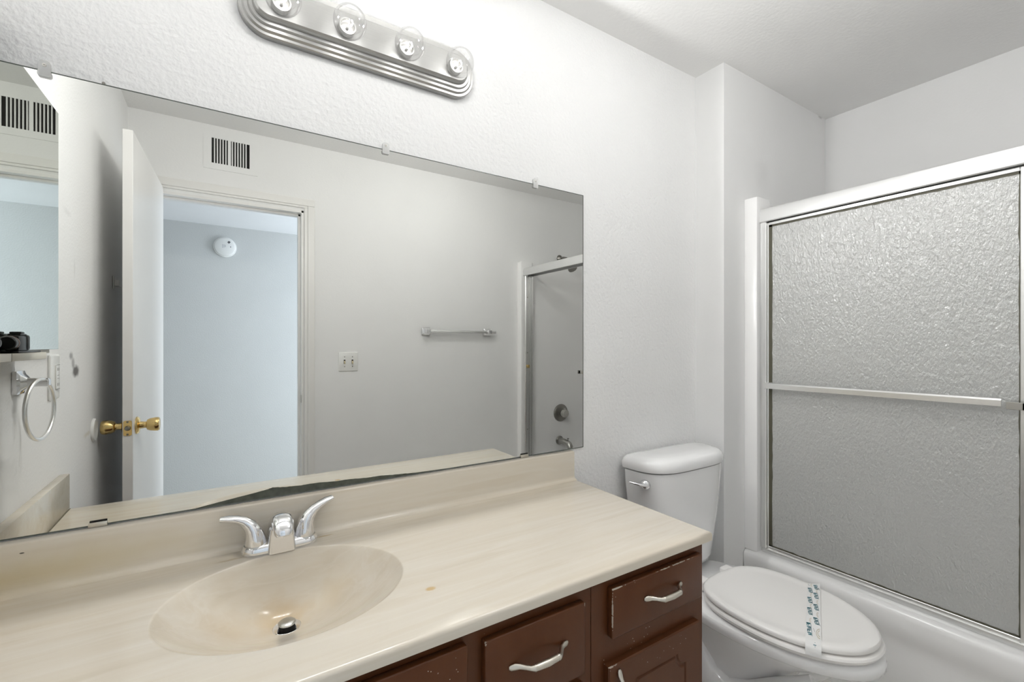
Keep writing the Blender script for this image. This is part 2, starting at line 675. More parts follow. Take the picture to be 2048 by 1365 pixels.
def knob(side, name):
    s = 1 if side > 0 else -1
    t0 = 0 if side > 0 else -DT
    bm = B()
    add_lathe(bm, dpt(DW - .062, t0, .955), nvec * s,
              [(.012, 0), (.033, 0), (.033, .004), (.028, .009), (.014, .012), (.012, .026), (.013, .030), (.0195, .033), (.024, .042),
               (.0265, .058), (.0265, .066), (.023, .071), (.010, .0725)], 28)
    return obj('door_knob', bm, M['brass'], door)


knob(1, 'a')
knob(-1, 'b')
bm = B()
add_prism(bm, rrect(-DT / 2, .955, .0125, .028, .006), lambda u, v: dpt(DW - .001, u, v), lambda u, v: dpt(DW + .0016, u, v))
lp = obj('latch_plate', bm, M['brass'], door)
bm = B()
add_lathe(bm, dpt(DW + .001, -DT / 2, .955), dvec, [(.0095, 0), (.0095, .003), (.007, .010), (.003, .011)], 16)
obj('latch_bolt', bm, M['dark_metal'], lp)
for z in (.978, .932):
    bm = B()
    add_lathe(bm, dpt(DW + .0014, -DT / 2, z), dvec, [(.0036, 0), (.0036, .0012), (.001, .0014)], 10)
    obj('screw', bm, M['dark_metal'], lp)

# ------------------------------------------------------------------ big mirror and its clips
XM, ZM0, ZM1 = 1.4945, .8935, 1.805
mir = thing('vanity_mirror', (.75, .002, ZM0), 'wide frameless wall mirror with a dark worn strip along its bottom edge', 'mirror')
bm = B()
vs = [bm.verts.new(p) for p in ((.0005, -.0005, ZM0), (XM, -.0005, ZM0), (XM, -.0005, ZM1), (.0005, -.0005, ZM1))]
bm.faces.new(vs)
obj('mirror_glass', bm, M['mirror'], mir, smooth=False)
bm = box(.0005, XM, 0, .0038, ZM0, ZM1)
obj('mirror_backing', bm, M['mirror_edge'], mir, smooth=False)
bm = B()
pr = [(.28, .8952), (.3398, .8955), (.368, .8992), (.4169, .9055), (.452, .9095), (.479, .9129), (.4951, .9168), (.52, .9135), (.5565, .9112), (.58, .9118),
      (.6034, .9113), (.64, .9082), (.6779, .9078), (.72, .9043), (.7577, .9045), (.79, .9015), (.8142, .9002), (.86, .8972), (.9041, .8962), (.9845, .8948), (1.1, .8942)]
fine = []
for (x0, z0), (x1, z1) in zip(pr, pr[1:]):
    for k in range(6):
        u = k / 6
        fine.append((x0 + (x1 - x0) * u, z0 + (z1 - z0) * u + (.0010 * noise.noise((x0 * 90 + k * 1.7, 3, 1)) if z0 > .897 else 0)))
fine.append(pr[-1])
top = [bm.verts.new((x, -.0011, z)) for x, z in fine]
bot = [bm.verts.new((x, -.0011, ZM0)) for x, z in fine]
for i in range(len(top) - 1):
    bm.faces.new((bot[i], bot[i + 1], top[i + 1], top[i]))
obj('desilvered_edge', bm, M['desilver'], mir, smooth=False, label='dark wavy strip where the silvering has worn off')
bm = B()
add_box(bm, .0005, XM, -.0012, -.0004, ZM0 - .0005, ZM0 + .0016)
add_box(bm, XM - .0016, XM + .0003, -.0012, -.0004, ZM0, ZM1)
add_box(bm, .0005, XM, -.0012, -.0004, ZM1 - .0012, ZM1 + .0006)
obj('glass_edge', bm, M['mirror_edge'], mir, smooth=False)


def top_clip():
    t = thing('mirror_clip', (.0972, 0, ZM1), 'clear plastic screw clip on the mirror top edge near the left end', 'clip', 'clear plastic clips along the mirror top')
    bm = B()
    x = .0972
    out = rrect(x, ZM1 + .006, .009, .013, .006)
    add_prism(bm, out, lambda u, v: (u, .003, v), lambda u, v: (u, -.0045, v))
    out = rrect(x, ZM1 - .007, .010, .006, .004)
    add_prism(bm, out, lambda u, v: (u, -.0016, v), lambda u, v: (u, -.0058, v))
    obj('clip_body', bm, M['clip_plastic'], t)
    bm = B()
    add_lathe(bm, (x, -.004, ZM1 + .010), (0, -1, 0), [(.0035, 0), (.0035, .0012), (.0012, .0014), (.0010, .0004)], 14)
    obj('screw', bm, M['chrome_dull'], t)
    return t


def dup(root, loc, label=None, group=None):
    r = root.copy()
    COL.objects.link(r)
    r.location = loc
    if label: r['label'] = label
    if group: r['group'] = group
    for ch in list(root.children):
        c = ch.copy()
        COL.objects.link(c)
        c.parent = r
        for g in ch.children:
            d = g.copy()
            COL.objects.link(d)
            d.parent = c
    return r


tc = top_clip()
dup(tc, (.773, 0, ZM1), 'clear plastic screw clip on the mirror top edge below the vanity light')
dup(tc, (1.2807, 0, ZM1), 'clear plastic screw clip on the mirror top edge near the right corner')
bc = thing('mirror_clip', (.1763, 0, ZM0), 'small metal clip holding the mirror bottom edge left of the faucet', 'clip', 'metal clips along the mirror bottom')
bm = B()
add_box(bm, .161, .191, -.0055, -.002, ZM0 - .0022, ZM0 + .0075, .0008)
add_box(bm, .161, .191, -.0055, .001, ZM0 - .0022, ZM0 - .0006)
obj('clip_body', bm, M['nickel'], bc)
bm = box(.163, .190, -.0024, -.0012, ZM0 + .006, ZM0 + .0105)
obj('felt_pad', bm, M['dark'], bc)
dup(bc, (1.236, 0, ZM0), 'small metal clip holding the mirror bottom edge near the right end of the backsplash')
bm = B()
add_lathe(bm, (.1841, .006, 1.8085), (0, -1, 0), [(.003, 0), (.003, .005), (.001, .0052)], 12)
tag(obj('wall_screw', bm, M['dark_metal']), 'tiny dark screw in the wall just above the mirror top edge', 'screw')

# ------------------------------------------------------------------ vanity light
FX, FZ = .7305, 2.079
lt = thing('vanity_light', (FX, .004, FZ), 'long brushed nickel vanity light bar with four clear globe bulbs above the mirror', 'light fixture')
bm = B()
hx, hz, rr = .3095, .072, .066
prof = [(0, .004, 0), (0, -.010, 0), (.002, -.013, 0), (.008, -.0135, 0), (.012, -.019, 0), (.019, -.0195, 0), (.022, -.026, 0),
        (.029, -.0265, 0), (.031, -.036, 0), (.0355, -.041, 0)]
rings = [[(u, y, v) for u, v in rrect(FX, FZ, hx - d, hz - d, max(rr - d, .018), 12)] for d, y, _ in prof]
add_rings(bm, rings, True, True)
obj('backplate', bm, M['brushed'], lt, angle=28)
for bx in BULB_X:
    bm = B()
    add_lathe(bm, (bx, -.040, BULB_Z + .004), (0, -1, 0), [(.0215, 0), (.0215, .007), (.0205, .009), (.0205, .010), (.0215, .012), (.0215, .014),
                                                 (.0205, .016), (.0205, .017), (.0212, .018), (.0205, .020), (.017, .0205), (.017, .012)], 28)
    so = obj('socket', bm, M['brushed'], lt)
    bm = B()
    pf = [(.0135, .012), (.0150, .016)]
    c, r = .0425, .0395
    for k in range(1, 25):
        a = math.radians(158 - 158 * k / 24)
        pf.append((max(r * math.sin(a), .0004), c - r * math.cos(PI - a) if False else c + r * math.cos(a)))
    add_lathe(bm, (bx, -.040, BULB_Z), (0, -1, 0), pf, 32, cap0=False, cap1=True)
    bl = obj('bulb', bm, M['bulb_glass'], lt, angle=80)
    bm = B()
    add_lathe(bm, (bx, -.046, BULB_Z), (0, -1, 0), [(.004, 0), (.0035, .012), (.0025, .02), (.0005, .024)], 12)
    add_tube(bm, [(bx, -.062, BULB_Z + .002), (bx, -.078, BULB_Z + .010)], .0007, 6)
    add_tube(bm, [(bx, -.062, BULB_Z - .002), (bx, -.078, BULB_Z - .010)], .0007, 6)
    obj('bulb_stem', bm, M['plastic'], bl)
    bm = B()
    add_tube(bm, [(bx + .008 * math.sin(t * 2.2), -.078 - .006 * math.cos(t * 3), BULB_Z - .013 + .026 * t) for t in [k / 14 for k in range(15)]],
             .0016, 8)
    obj('filament', bm, M['filament'], bl)
    # the filament throws most of its light out into the room and less back past the socket
    for kind, power in (('SPOT', BULB_W), ('POINT', BULB_BACK_W)):
        ld = bpy.data.lights.new('bulb_light', kind)
        ld.energy = power
        ld.color = BULB_C
        ld.shadow_soft_size = .010
        if kind == 'SPOT':
            ld.spot_size = PI
            ld.spot_blend = .06
        lo = bpy.data.objects.new('bulb_light', ld)
        COL.objects.link(lo)
        lo.location = (bx, -.092, BULB_Z)
        lo.rotation_euler = (PI / 2, 0, 0) if False else Vector((0, -1, 0)).to_track_quat('-Z', 'Y').to_euler()

# added fill globe under the ceiling, out of view, to even out the room light
GX, GY, GZ, GR = 1.56, -.84, 2.300, .085
cl = thing('added_fill_globe', (GX, GY, H), 'added unseen fill globe on a short nickel stem under the bathroom ceiling', 'added fill light')
bm = B()
add_lathe(bm, (GX, GY, H - .0005), (0, 0, -1), [(.062, 0), (.062, .010), (.050, .020), (.014, .028), (.012, .060), (.040, .068), (.042, .092), (.036, .094)], 40)
obj('fill_globe_base', bm, M['brushed'], cl)
bm = B()
add_lathe(bm, (GX, GY, GZ), (0, 0, -1), [(GR * math.sin(math.radians(a)), -GR * math.cos(math.radians(a))) for a in [22 + 157.5 * k / 28 for k in range(29)]], 48, True, True)
obj('fill_globe_glow', bm, emit('fill_globe_emission', (1.0, 1.0, .99), FILL_GLOBE_E), cl)

# ------------------------------------------------------------------ countertop with basin, backsplash and drain
ZC, CX1, CY0 = .791, 1.438, -.552
EX, EY, EA, EB = .504, -.270, .2145, .1785
DRX, DRY, DRZ, DRR = .506, -.190, .672, .0235
ct = thing('vanity_countertop', (.72, -.28, .768), 'cream cultured marble countertop with an integral oval basin and a yellow stain', 'countertop')
bm = B()
NA = 160
X0, X1, Y0, Y1 = .001, CX1 - .006, CY0 + .008, -.0215
corner = [math.atan2(b - EY, a - EX) for a in (X0, X1) for b in (Y0, Y1)]
angs = sorted([2 * PI * k / NA - PI for k in range(NA)] + corner)


def to_rect(a):
    c, s = math.cos(a), math.sin(a)
    t = 1e9
    if c > 1e-9: t = min(t, (X1 - EX) / c)
    if c < -1e-9: t = min(t, (X0 - EX) / c)
    if s > 1e-9: t = min(t, (Y1 - EY) / s)
    if s < -1e-9: t = min(t, (Y0 - EY) / s)
    return EX + c * t, EY + s * t


def rim(a, k=1.0):
    c, s = math.cos(a), math.sin(a)
    r = 1 / math.sqrt((c / EA) ** 2 + (s / EB) ** 2)
    return EX + c * r * k, EY + s * r * k


rings = []
NB = 22
for i in range(NB + 1):
    s = i / NB                                    # 0 at the drain, 1 at the rim
    ring = []
    for a in angs:
        rx, ry = rim(a)
        # drain point in the direction from drain centre
        da = math.atan2(ry - DRY, rx - DRX)
        dx, dy = DRX + DRR * math.cos(da), DRY + DRR * math.sin(da)
        back = .5 + .5 * math.sin(a)               # 1 at the wall side, 0 at the front
        ex = 1.22 + 1.0 * back
        depth = (ZC - .0025 - DRZ) * (1 - s ** ex)
        ring.append((dx + (rx - dx) * s, dy + (ry - dy) * s, ZC - .0025 - depth))
    rings.append(ring)
for k, dz in ((1.006, -.0012), (1.014, -.0003), (1.025, 0.0)):
    rings.append([(*rim(a, k), ZC + dz) for a in angs])
for u in (.12, .3, .6, 1.0):
    ring = []
    for a in angs:
        p = rim(a, 1.025)
        q = to_rect(a)
        ring.append((p[0] + (q[0] - p[0]) * u, p[1] + (q[1] - p[1]) * u, ZC))
    rings.append(ring)
# front and right edge rounding
for d, dz in ((.45, -.0008), (.8, -.003), (1.0, -.0075), (1.0, -.022), (.55, -.0228)):
    ring = []
    for a in angs:
        x, y = to_rect(a)
        ox = .006 * d if x > X1 - 1e-6 else 0
        oy = -.008 * d if y < Y0 + 1e-6 else 0
        ring.append((x + ox, y + oy, ZC + dz))
    rings.append(ring)
add_rings(bm, rings, cap0=False, cap1=False)
obj('counter_slab', bm, M['marble'], ct, angle=60)
# backsplash with a cove at its foot and a rounded top
bm = B()
prof = [(-.0005, .8905), (-.0165, .8905), (-.0195, .8890), (-.0205, .8855), (-.0205, .806), (-.0225, .7985), (-.0275, .7935), (-.0345, .7912), (-.0005, .7905)]
rings = []
for x, k in ((.001, 0), (CX1 - .004, 0), (CX1, 1)):
    rings.append([(x, y + (.002 * k if y < -.01 else 0), z - (.002 * k if z > .88 else 0)) for y, z in prof])
add_rings(bm, rings)
obj('backsplash', bm, M['marble'], ct, angle=50)
bm = box(.0008, .021, CY0 + .006, -.022, ZC + .0012, .893, bevel=.002)
obj('side_splash', bm, M['marble'], ct)
bm = box(.0212, .0226, CY0 + .008, -.036, ZC - .0002, ZC + .0016)
obj('caulk_line', bm, simple('old_caulk', (.16, .14, .09), .7), ct)
bm = B()
add_lathe(bm, (DRX, DRY, DRZ - .004), (0, 0, 1), [(.010, -.012), (.0165, -.010), (.0175, .001), (.0205, .0035), (.0265, .0052), (.0275, .0045), (.0275, .001)], 32, cap0=True, cap1=False)
dr = obj('drain', bm, M['chrome'], ct)
bm = B()
add_lathe(bm, (DRX, DRY, DRZ - .012), (0, 0, 1), [(.0155, 0), (.0155, .018), (.0130, .020)], 24)
obj('drain_gasket', bm, M['dark'], dr)
bm = B()
add_lathe(bm, (DRX, DRY, DRZ + .007), (0, 0, 1), [(.0130, 0), (.0168, .001), (.0170, .0035), (.014, .006), (.007, .0072), (.0005, .0074)], 28)
obj('drain_stopper', bm, M['chrome_dull'], dr)

# ------------------------------------------------------------------ faucet
fa = thing('faucet', (.507, -.058, ZC), 'chrome two handle faucet behind the oval basin', 'faucet')
bm = B()
ring_def = [(.080, .0275, 0), (.081, .0285, .004), (.080, .0275, .010), (.077, .0250, .015), (.074, .0225, .0185), (.070, .019, .020)]
rings = [[(u, v, ZC + z) for u, v in rrect(.507, -.058, a, b, b, 10)] for a, b, z in ring_def]
add_rings(bm, rings)
obj('base_plate', bm, M['chrome'], fa, angle=50)
# spout: a tapering arch, flat-fronted below
bm = B()
path = [(-.058, .800, .0285, .0250), (-.059, .818, .0278, .0245), (-.062, .836, .0268, .0240), (-.069, .850, .0255, .0225), (-.080, .8595, .0242, .0195),
        (-.094, .8625, .0230, .0165), (-.108, .8600, .0220, .0142), (-.120, .8535, .0208, .0125), (-.127, .8460, .0190, .0105), (-.130, .8410, .0150, .0080)]
pts, rad = [], []
rings = []
for i, (y, z, ra, rb) in enumerate(path):
    a = path[max(i - 1, 0)]
    b = path[min(i + 1, len(path) - 1)]
    d = Vector((0, b[0] - a[0], b[1] - a[1])).normalized()
    nx = Vector((1, 0, 0))
    up = nx.cross(d).normalized()
    rings.append([Vector((.507, y, z)) + nx * (ra * math.copysign(abs(math.cos(t)) ** .8, math.cos(t))) + up * (rb * math.copysign(abs(math.sin(t)) ** .8, math.sin(t)))
                  for t in [2 * PI * k / 24 for k in range(24)]])
add_rings(bm, rings)
add_rings(bm, [[(u, v, z) for u, v in rrect(.507, yc, hx_, hy_, .008, 6)] for z, hx_, hy_, yc in ((.792, .0285, .0335, -.062), (.8115, .0275, .0320, -.0635), (.830, .0260, .0300, -.066), (.846, .0235, .0260, -.070))])
add_lathe(bm, (.507, -.116, .850), (0, -.15, -1), [(.0105, 0), (.0105, .010), (.008, .0105)], 20)
obj('spout', bm, M['chrome'], fa, angle=50)
for s in (-1, 1):
    hxp = .507 + s * .051
    bm = B()
    tip = Vector((.507 + s * .118, -.040, .873 if s < 0 else .880))
    c = [Vector((hxp, -.058, .8095)), Vector((hxp + s * .001, -.058, .824)), Vector((hxp + s * .004, -.057, .840)), Vector((hxp + s * .011, -.055, .853)),
         Vector((hxp + s * .022, -.052, .8635)), Vector((hxp + s * .036, -.048, .8695 + .001 * (s + 1))), Vector((hxp + s * .052, -.044, .8725 + .0025 * (s + 1))), tip]
    rr_ = [(.0225, .0225), (.0208, .0208), (.0182, .0182), (.0150, .0160), (.0115, .0142), (.0090, .0136), (.0078, .0130), (.0062, .0105)]
    add_tube(bm, c, rr_, 18, up=(0, -1, .0001))
    h = obj('handle', bm, M['chrome'], fa, angle=60)
    bm = B()
    add_lathe(bm, (hxp, -.058, .8075), (0, 0, 1), [(.0262, -.008), (.0255, -.002), (.0240, .0005), (.0232, .0024)], 28)
    obj('handle_collar', bm, M['chrome_dull'], h)

# ------------------------------------------------------------------ vanity cabinet
YC, YD = -.533, -.5495
vc = thing('vanity_cabinet', (.71, -.27, 0), 'brown painted vanity cabinet with chipped edges under the cream countertop', 'cabinet')
bm = B()
add_box(bm, .002, 1.424, -.46, -.442, 0, .10)
add_box(bm, .002, .020, -.46, -.006, 0, .768)
add_box(bm, 1.406, 1.424, YC + .018, -.006, 0, .7675)
add_box(bm, .002, .020, YC + .018, -.006, .10, .7675)
add_box(bm, 1.036, 1.054, YC + .018, -.006, .10, .66)
add_box(bm, .020, 1.406, -.012, -.006, .10, .7675)
add_box(bm, .020, 1.406, YC + .018, -.006, .10, .118)
# face frames of two joined boxes with a thin dark joint between them at x = 1.045
add_box(bm, .002, 1.0442, YC, YC + .018, .10, .768, .0006, 1)
add_box(bm, 1.0458, 1.424, YC, YC + .018, .10, .768, .0006, 1)
obj('carcass', bm, M['brown'], vc, smooth=False)


def pull(parent, p0, p1, out):
    """bow pull with spoon-shaped feet, from p0 to p1 on a face looking along 'out'."""
    p0, p1, out = Vector(p0), Vector(p1), Vector(out).normalized()
    d = (p1 - p0)
    L = d.length
    d.normalize()
    bm = B()
    prof = [(-.06, .001, .0030, .0020), (-.03, .0025, .0055, .0028), (.03, .0040, .0062, .0036), (.10, .0080, .0048, .0040), (.17, .0165, .0042, .0042), (.22, .0225, .0046, .0046),
            (.26, .0250, .0056, .0056), (.275, .0255, .0066, .0066), (.29, .0256, .0060, .0060), (.32, .0262, .0062, .0062), (.5, .0275, .0068, .0068)]
    full = prof + [(1 - a, b, c, e) for a, b, c, e in prof[-2::-1]]
    pts = [p0 + d * (L * a) + out * b for a, b, c, e in full]
    add_tube(bm, pts, [(c, e) for a, b, c, e in full], 14, up=tuple(out))
    return obj('handle', bm, M['nickel'], parent, angle=60)


def drawer(x0, x1, z0, z1, h=None, lab=None):
    bm = box(x0, x1, YD, YC, z0, z1, bevel=.0028, seg=2)
    o = obj('drawer_front', bm, M['brown'], vc, angle=60, label=lab)
    if h:
        pull(o, (h[0], YD, h[2]), (h[1], YD, h[2]), (0, -1, 0))
    return o


drawer(1.0915, 1.402, .636, .7435, (1.196, 1.312, .694))
drawer(.782, 1.0155, .594, .7405, (.838, .960, .677))
drawer(.28, .7475, .594, .7475)
drawer(.02, .245, .594, .7405, (.075, .19, .677))


def cab_door(x0, x1, z0, z1, handle_x=None, groove=True):
    """slab door with a routed groove whose corners are notched by quarter circles."""
    bm = B()
    W, Hh = x1 - x0, z1 - z0
    mg, rn = .052, .030

    def outline(off, y):
        pts = []
        a0, a1, b0, b1 = x0 + mg + off, x1 - mg - off, z0 + mg + off, z1 - mg - off
        r = rn + off * .2
        for cx, cz, s in ((a1, b1, 180), (a0, b1, 270), (a0, b0, 0), (a1, b0, 90)):
            # concave quarter circle centred on the corner
            ks = range(9)
            for k in ks:
                t = math.radians({180: 270 - 90 * k / 8, 270: 360 - 90 * k / 8, 0: 90 - 90 * k / 8, 90: 180 - 90 * k / 8}[s])
                pts.append((cx + r * math.cos(t), y, cz + r * math.sin(t)))
        return pts
    b = .0028
    front = [(x1 - b, YD, z1 - b), (x0 + b, YD, z1 - b), (x0 + b, YD, z0 + b), (x1 - b, YD, z0 + b)]
    side = [(x1, YD + b, z1), (x0, YD + b, z1), (x0, YD + b, z0), (x1, YD + b, z0)]
    backr = [(x1, YC, z1), (x0, YC, z1), (x0, YC, z0), (x1, YC, z0)]
    R = [[bm.verts.new(p) for p in ring] for ring in (backr, side, front)]
    for p, q in zip(R, R[1:]):
        for i in range(4):
            j = (i + 1) % 4
            bm.faces.new((p[i], p[j], q[j], q[i]))
    bm.faces.new(R[0])
    G = [[bm.verts.new(p) for p in ring] for ring in (outline(0, YD), outline(.0025, YD + .0035), outline(.0055, YD + .0035), outline(.008, YD))]
    for p, q in zip(G, G[1:]):
        n = len(p)
        for i in range(n):
            j = (i + 1) % n
            bm.faces.new((p[i], p[j], q[j], q[i]))
    es = []
    for ring in (R[2], G[0]):
        for i in range(len(ring)):
            e = bm.edges.get((ring[i], ring[(i + 1) % len(ring)]))
            es.append(e)
    bmesh.ops.triangle_fill(bm, edges=es, use_beauty=True, normal=(0, -1, 0))
    bm.faces.new(G[3])
    o = obj('door', bm, M['brown'], vc, angle=20)
    if handle_x is not None:
        pull(o, (handle_x, YD, z1 - .020), (handle_x, YD, z1 - .136), (0, -1, 0))
    return o


cd1 = cab_door(1.0815, 1.390, .13, .580, 1.1105)
hm = simple('painted_hinge', (.035, .016, .010), .4)
for z in (.50, .20):
    bm = B()
    add_box(bm, 1.3905, 1.398, YC - .006, YC, z - .028, z + .028, .001)
    add_tube(bm, [(1.3925, YC - .008, z - .024), (1.3925, YC - .008, z + .024)], .003, 8)
    obj('hinge', bm, hm, cd1)
cab_door(.782, 1.0155, .13, .572, .975)
cab_door(.28, .505, .13, .572, .47)
cab_door(.522, .7475, .13, .572, .557)
cab_door(.02, .245, .13, .572, .21)

# ------------------------------------------------------------------ toilet
TX = 1.908
to = thing('toilet', (TX, -.40, 0), 'white two piece toilet between the vanity cabinet and the bathtub', 'toilet')


def tank_ring(hw, yf, yb, z, r=.11, cx=None):
    """plan outline: flat back, bowed front with large corner radii."""
    cx = TX - .012 if cx is None else cx
    out = []
    n = 12
    rb = .022
    for k in range(5):
        a = math.radians(0 + 90 * k / 4)
        out.append((cx + hw - rb + rb * math.cos(a), yb - rb + rb * math.sin(a), z))
    for k in range(5):
        a = math.radians(90 + 90 * k / 4)
        out.append((cx - hw + rb + rb * math.cos(a), yb - rb + rb * math.sin(a), z))
    m = 28
    # super-ellipse front half
    dy = (yb - rb) - yf
    for k in range(1, m):
        a = PI * k / m
        c, s = math.cos(a), math.sin(a)
        out.append((cx - hw * math.copysign(abs(c) ** .52, c), (yb - rb) - dy * abs(s) ** .62, z))
    return out


bm = B()
rings = [tank_ring(.146, -.150, -.034, .412), tank_ring(.160, -.163, -.031, .418), tank_ring(.171, -.172, -.028, .440), tank_ring(.204, -.186, -.022, .62),
         tank_ring(.219, -.192, -.020, .74), tank_ring(.224, -.193, -.020, .797)]
add_rings(bm, rings)
obj('tank', bm, M['porcelain'], to, angle=50)
bm = B()
rings = [tank_ring(.222, -.192, -.016, .800), tank_ring(.229, -.199, -.012, .803), tank_ring(.231, -.201, -.011, .812), tank_ring(.230, -.200, -.011, .826),
         tank_ring(.224, -.194, -.014, .838), tank_ring(.212, -.183, -.020, .846), tank_ring(.185, -.160, -.033, .851), tank_ring(.12, -.125, -.06, .853)]
add_rings(bm, rings)
obj('tank_lid', bm, M['porcelain'], to, angle=50)
bm = B()
lp0 = Vector((1.686, -.122, .757))
ln = Vector((-.62, -.78, 0)).normalized()
add_lathe(bm, lp0 - ln * .006, ln, [(.012, 0), (.0195, .003), (.0195, .009), (.015, .018), (.007, .022), (.0005, .0225)], 20)
tdir = Vector((-.78, .62, 0))
add_tube(bm, [lp0 + ln * .012, lp0 + ln * .016 + tdir * .018 + Vector((0, 0, .002)), lp0 + ln * .014 + tdir * .040 + Vector((0, 0, .007)), lp0 + ln * .012 + tdir * .060 + Vector((0, 0, .012))],
         [(.007, .007), (.0062, .0075), (.0048, .0085), (.0036, .0070)], 12, up=tuple(ln))
obj('flush_lever', bm, M['chrome'], to, angle=60)


def egg(z, sw=1.0, yb=-.262, yf=-.738, hw=.193, cx=None, bw=.095, n=56):
    """elongated oval outline: squared back at yb, pointed front at yf."""
    cx = TX + .004 if cx is None else cx
    ym = yb + (yf - yb) * .44
    out = []
    for k in range(n):
        a = 2 * PI * k / n
        c, s = math.cos(a), math.sin(a)
        if s <= 0:
            y = ym + (ym - yf) * s
            x = hw * math.copysign(abs(c) ** .96, c)
        else:
            y = ym + (yb - ym) * min(1, s ** .80)
            x = hw * math.copysign(abs(c) ** .62, c)
        out.append((cx + x * sw, y, z))
    return out


# bowl: rim, cup, pedestal
bm = B()
defs = [(.0, -.13, -.565, .124), (.018, -.125, -.570, .127), (.045, -.135, -.555, .120), (.12, -.15, -.52, .112), (.19, -.16, -.51, .108), (.255, -.16, -.545, .122),
        (.30, -.13, -.618, .146), (.330, -.11, -.660, .161), (.346, -.10, -.685, .171), (.351, -.088, -.722, .190), (.356, -.080, -.744, .202), (.362, -.078, -.751, .206), (.378, -.078, -.752, .207),
        (.389, -.080, -.748, .204), (.3935, -.088, -.736, .195)]
add_rings(bm, [egg(z, 1.0, yb, yf, hw) for z, yb, yf, hw in defs])
obj('bowl', bm, M['porcelain'], to, angle=70)
# the trapway that bulges from the side of the pedestal
for s in (-1, 1):
    bm = B()
    xs = TX + s * .078
    pth = [(xs - s * .03, -.60, .27), (xs + s * .004, -.53, .215), (xs + s * .018, -.45, .150), (xs + s * .020, -.375, .115), (xs + s * .020, -.30, .135), (xs + s * .018, -.245, .205),
           (xs + s * .014, -.215, .28), (xs + s * .006, -.20, .345)]
    add_tube(bm, pth, [.020, .036, .045, .048, .048, .046, .044, .040], 18)
    obj('trapway', bm, M['porcelain'], to, angle=70)
for s in (-1, 1):
    bm = B()
    add_lathe(bm, (TX + s * .098, -.31, 0), (0, 0, 1), [(.030, 0), (.030, .012), (.020, .020), (.016, .034), (.010, .040), (.0005, .042)], 20)
    obj('bolt_cap', bm, M['porcelain'], to)
# seat and lid
bm = B()
add_rings(bm, [egg(.3995, 1, -.276, -.734, .188), egg(.4012, 1, -.270, -.742, .195), egg(.411, 1, -.267, -.747, .199), egg(.4165, 1, -.270, -.744, .196), egg(.4185, 1, -.278, -.736, .188)])
obj('seat', bm, M['seat'], to, angle=40)
bm = B()
add_rings(bm, [egg(.4235, 1, -.268, -.732, .186), egg(.4250, 1, -.264, -.737, .1915), egg(.4325, 1, -.263, -.738, .193), egg(.4385, 1, -.266, -.735, .190), egg(.4415, 1, -.272, -.728, .184),
               egg(.4428, 1, -.284, -.712, .171), egg(.4405, 1, -.292, -.702, .162), egg(.4398, 1, -.31, -.68, .14), egg(.4410, 1, -.36, -.60, .08), egg(.4414, 1, -.42, -.52, .03)])
obj('lid', bm, M['seat'], to, angle=40)
for s in (-1, 1):
    bm = B()
    add_box(bm, TX + s * .075 - .022, TX + s * .075 + .022, -.268, -.232, .397, .432, .006, 3)
    obj('seat_hinge', bm, M['seat'], to)
for (x, y) in ((TX - .13, -.55), (TX + .13, -.55), (TX - .11, -.34), (TX + .11, -.34)):
    bm = box(x - .01, x + .01, y - .006, y + .006, .4183, .4240)
    obj('bumper', bm, M['plastic'], to)

# ------------------------------------------------------------------ paper band across the lid
A0, A1 = Vector((2.093, -.477)), Vector((2.125, -.502))          # far end corners (x, y)
B0, B1 = Vector((1.757, -.624)), Vector((1.772, -.658))          # near end corners
ps = thing('paper_strip', (1.94, -.56, .4430), 'white printed paper sanitary band laid across the closed toilet lid', 'paper band')
ZS = .4436


def spt(u, v, lift=0.0):
    """u along the strip 0 (far) .. 1 (near) .. 1.12 (hanging), v across 0..1"""
    a = A0.lerp(A1, v)
    b = B0.lerp(B1, v)
    if u <= 1:
        p = a.lerp(b, u)
        e = abs(u - .5) * 2
        z = ZS - .0025 * max(0, e - .82) / .18
        return Vector((p.x, p.y, z + lift))
    k = (u - 1) / .12
    out = (b - a).normalized()
    ht = [(0, ZS - .0025), (.003, .4385), (.0095, .4340), (.0125, .4255), (.0140, .4140)]
    i = min(int(k * 4), 3)
    f = k * 4 - i
    d = ht[i][0] + (ht[i + 1][0] - ht[i][0]) * f
    z = ht[i][1] + (ht[i + 1][1] - ht[i][1]) * f
    p = b + out * d
    return Vector((p.x - lift * .8, p.y - lift * .5, z + lift * .3))


bm = B()
us = [k / 24 for k in range(25)] + [1 + .12 * k / 8 for k in range(1, 9)]
rows = [[[bm.verts.new(spt(u, v, l)) for v in (0, .25, .5, .75, 1)] for u in us] for l in (0, .0004)]
for lay in rows:
    for a, b in zip(lay, lay[1:]):
        for i in range(4):
            bm.faces.new((a[i], a[i + 1], b[i + 1], b[i]))
obj('paper', bm, M['paper'], ps, angle=80)


def quad(bm, pts):
    bm.faces.new([bm.verts.new(spt(u, v, .0008)) for u, v in pts])


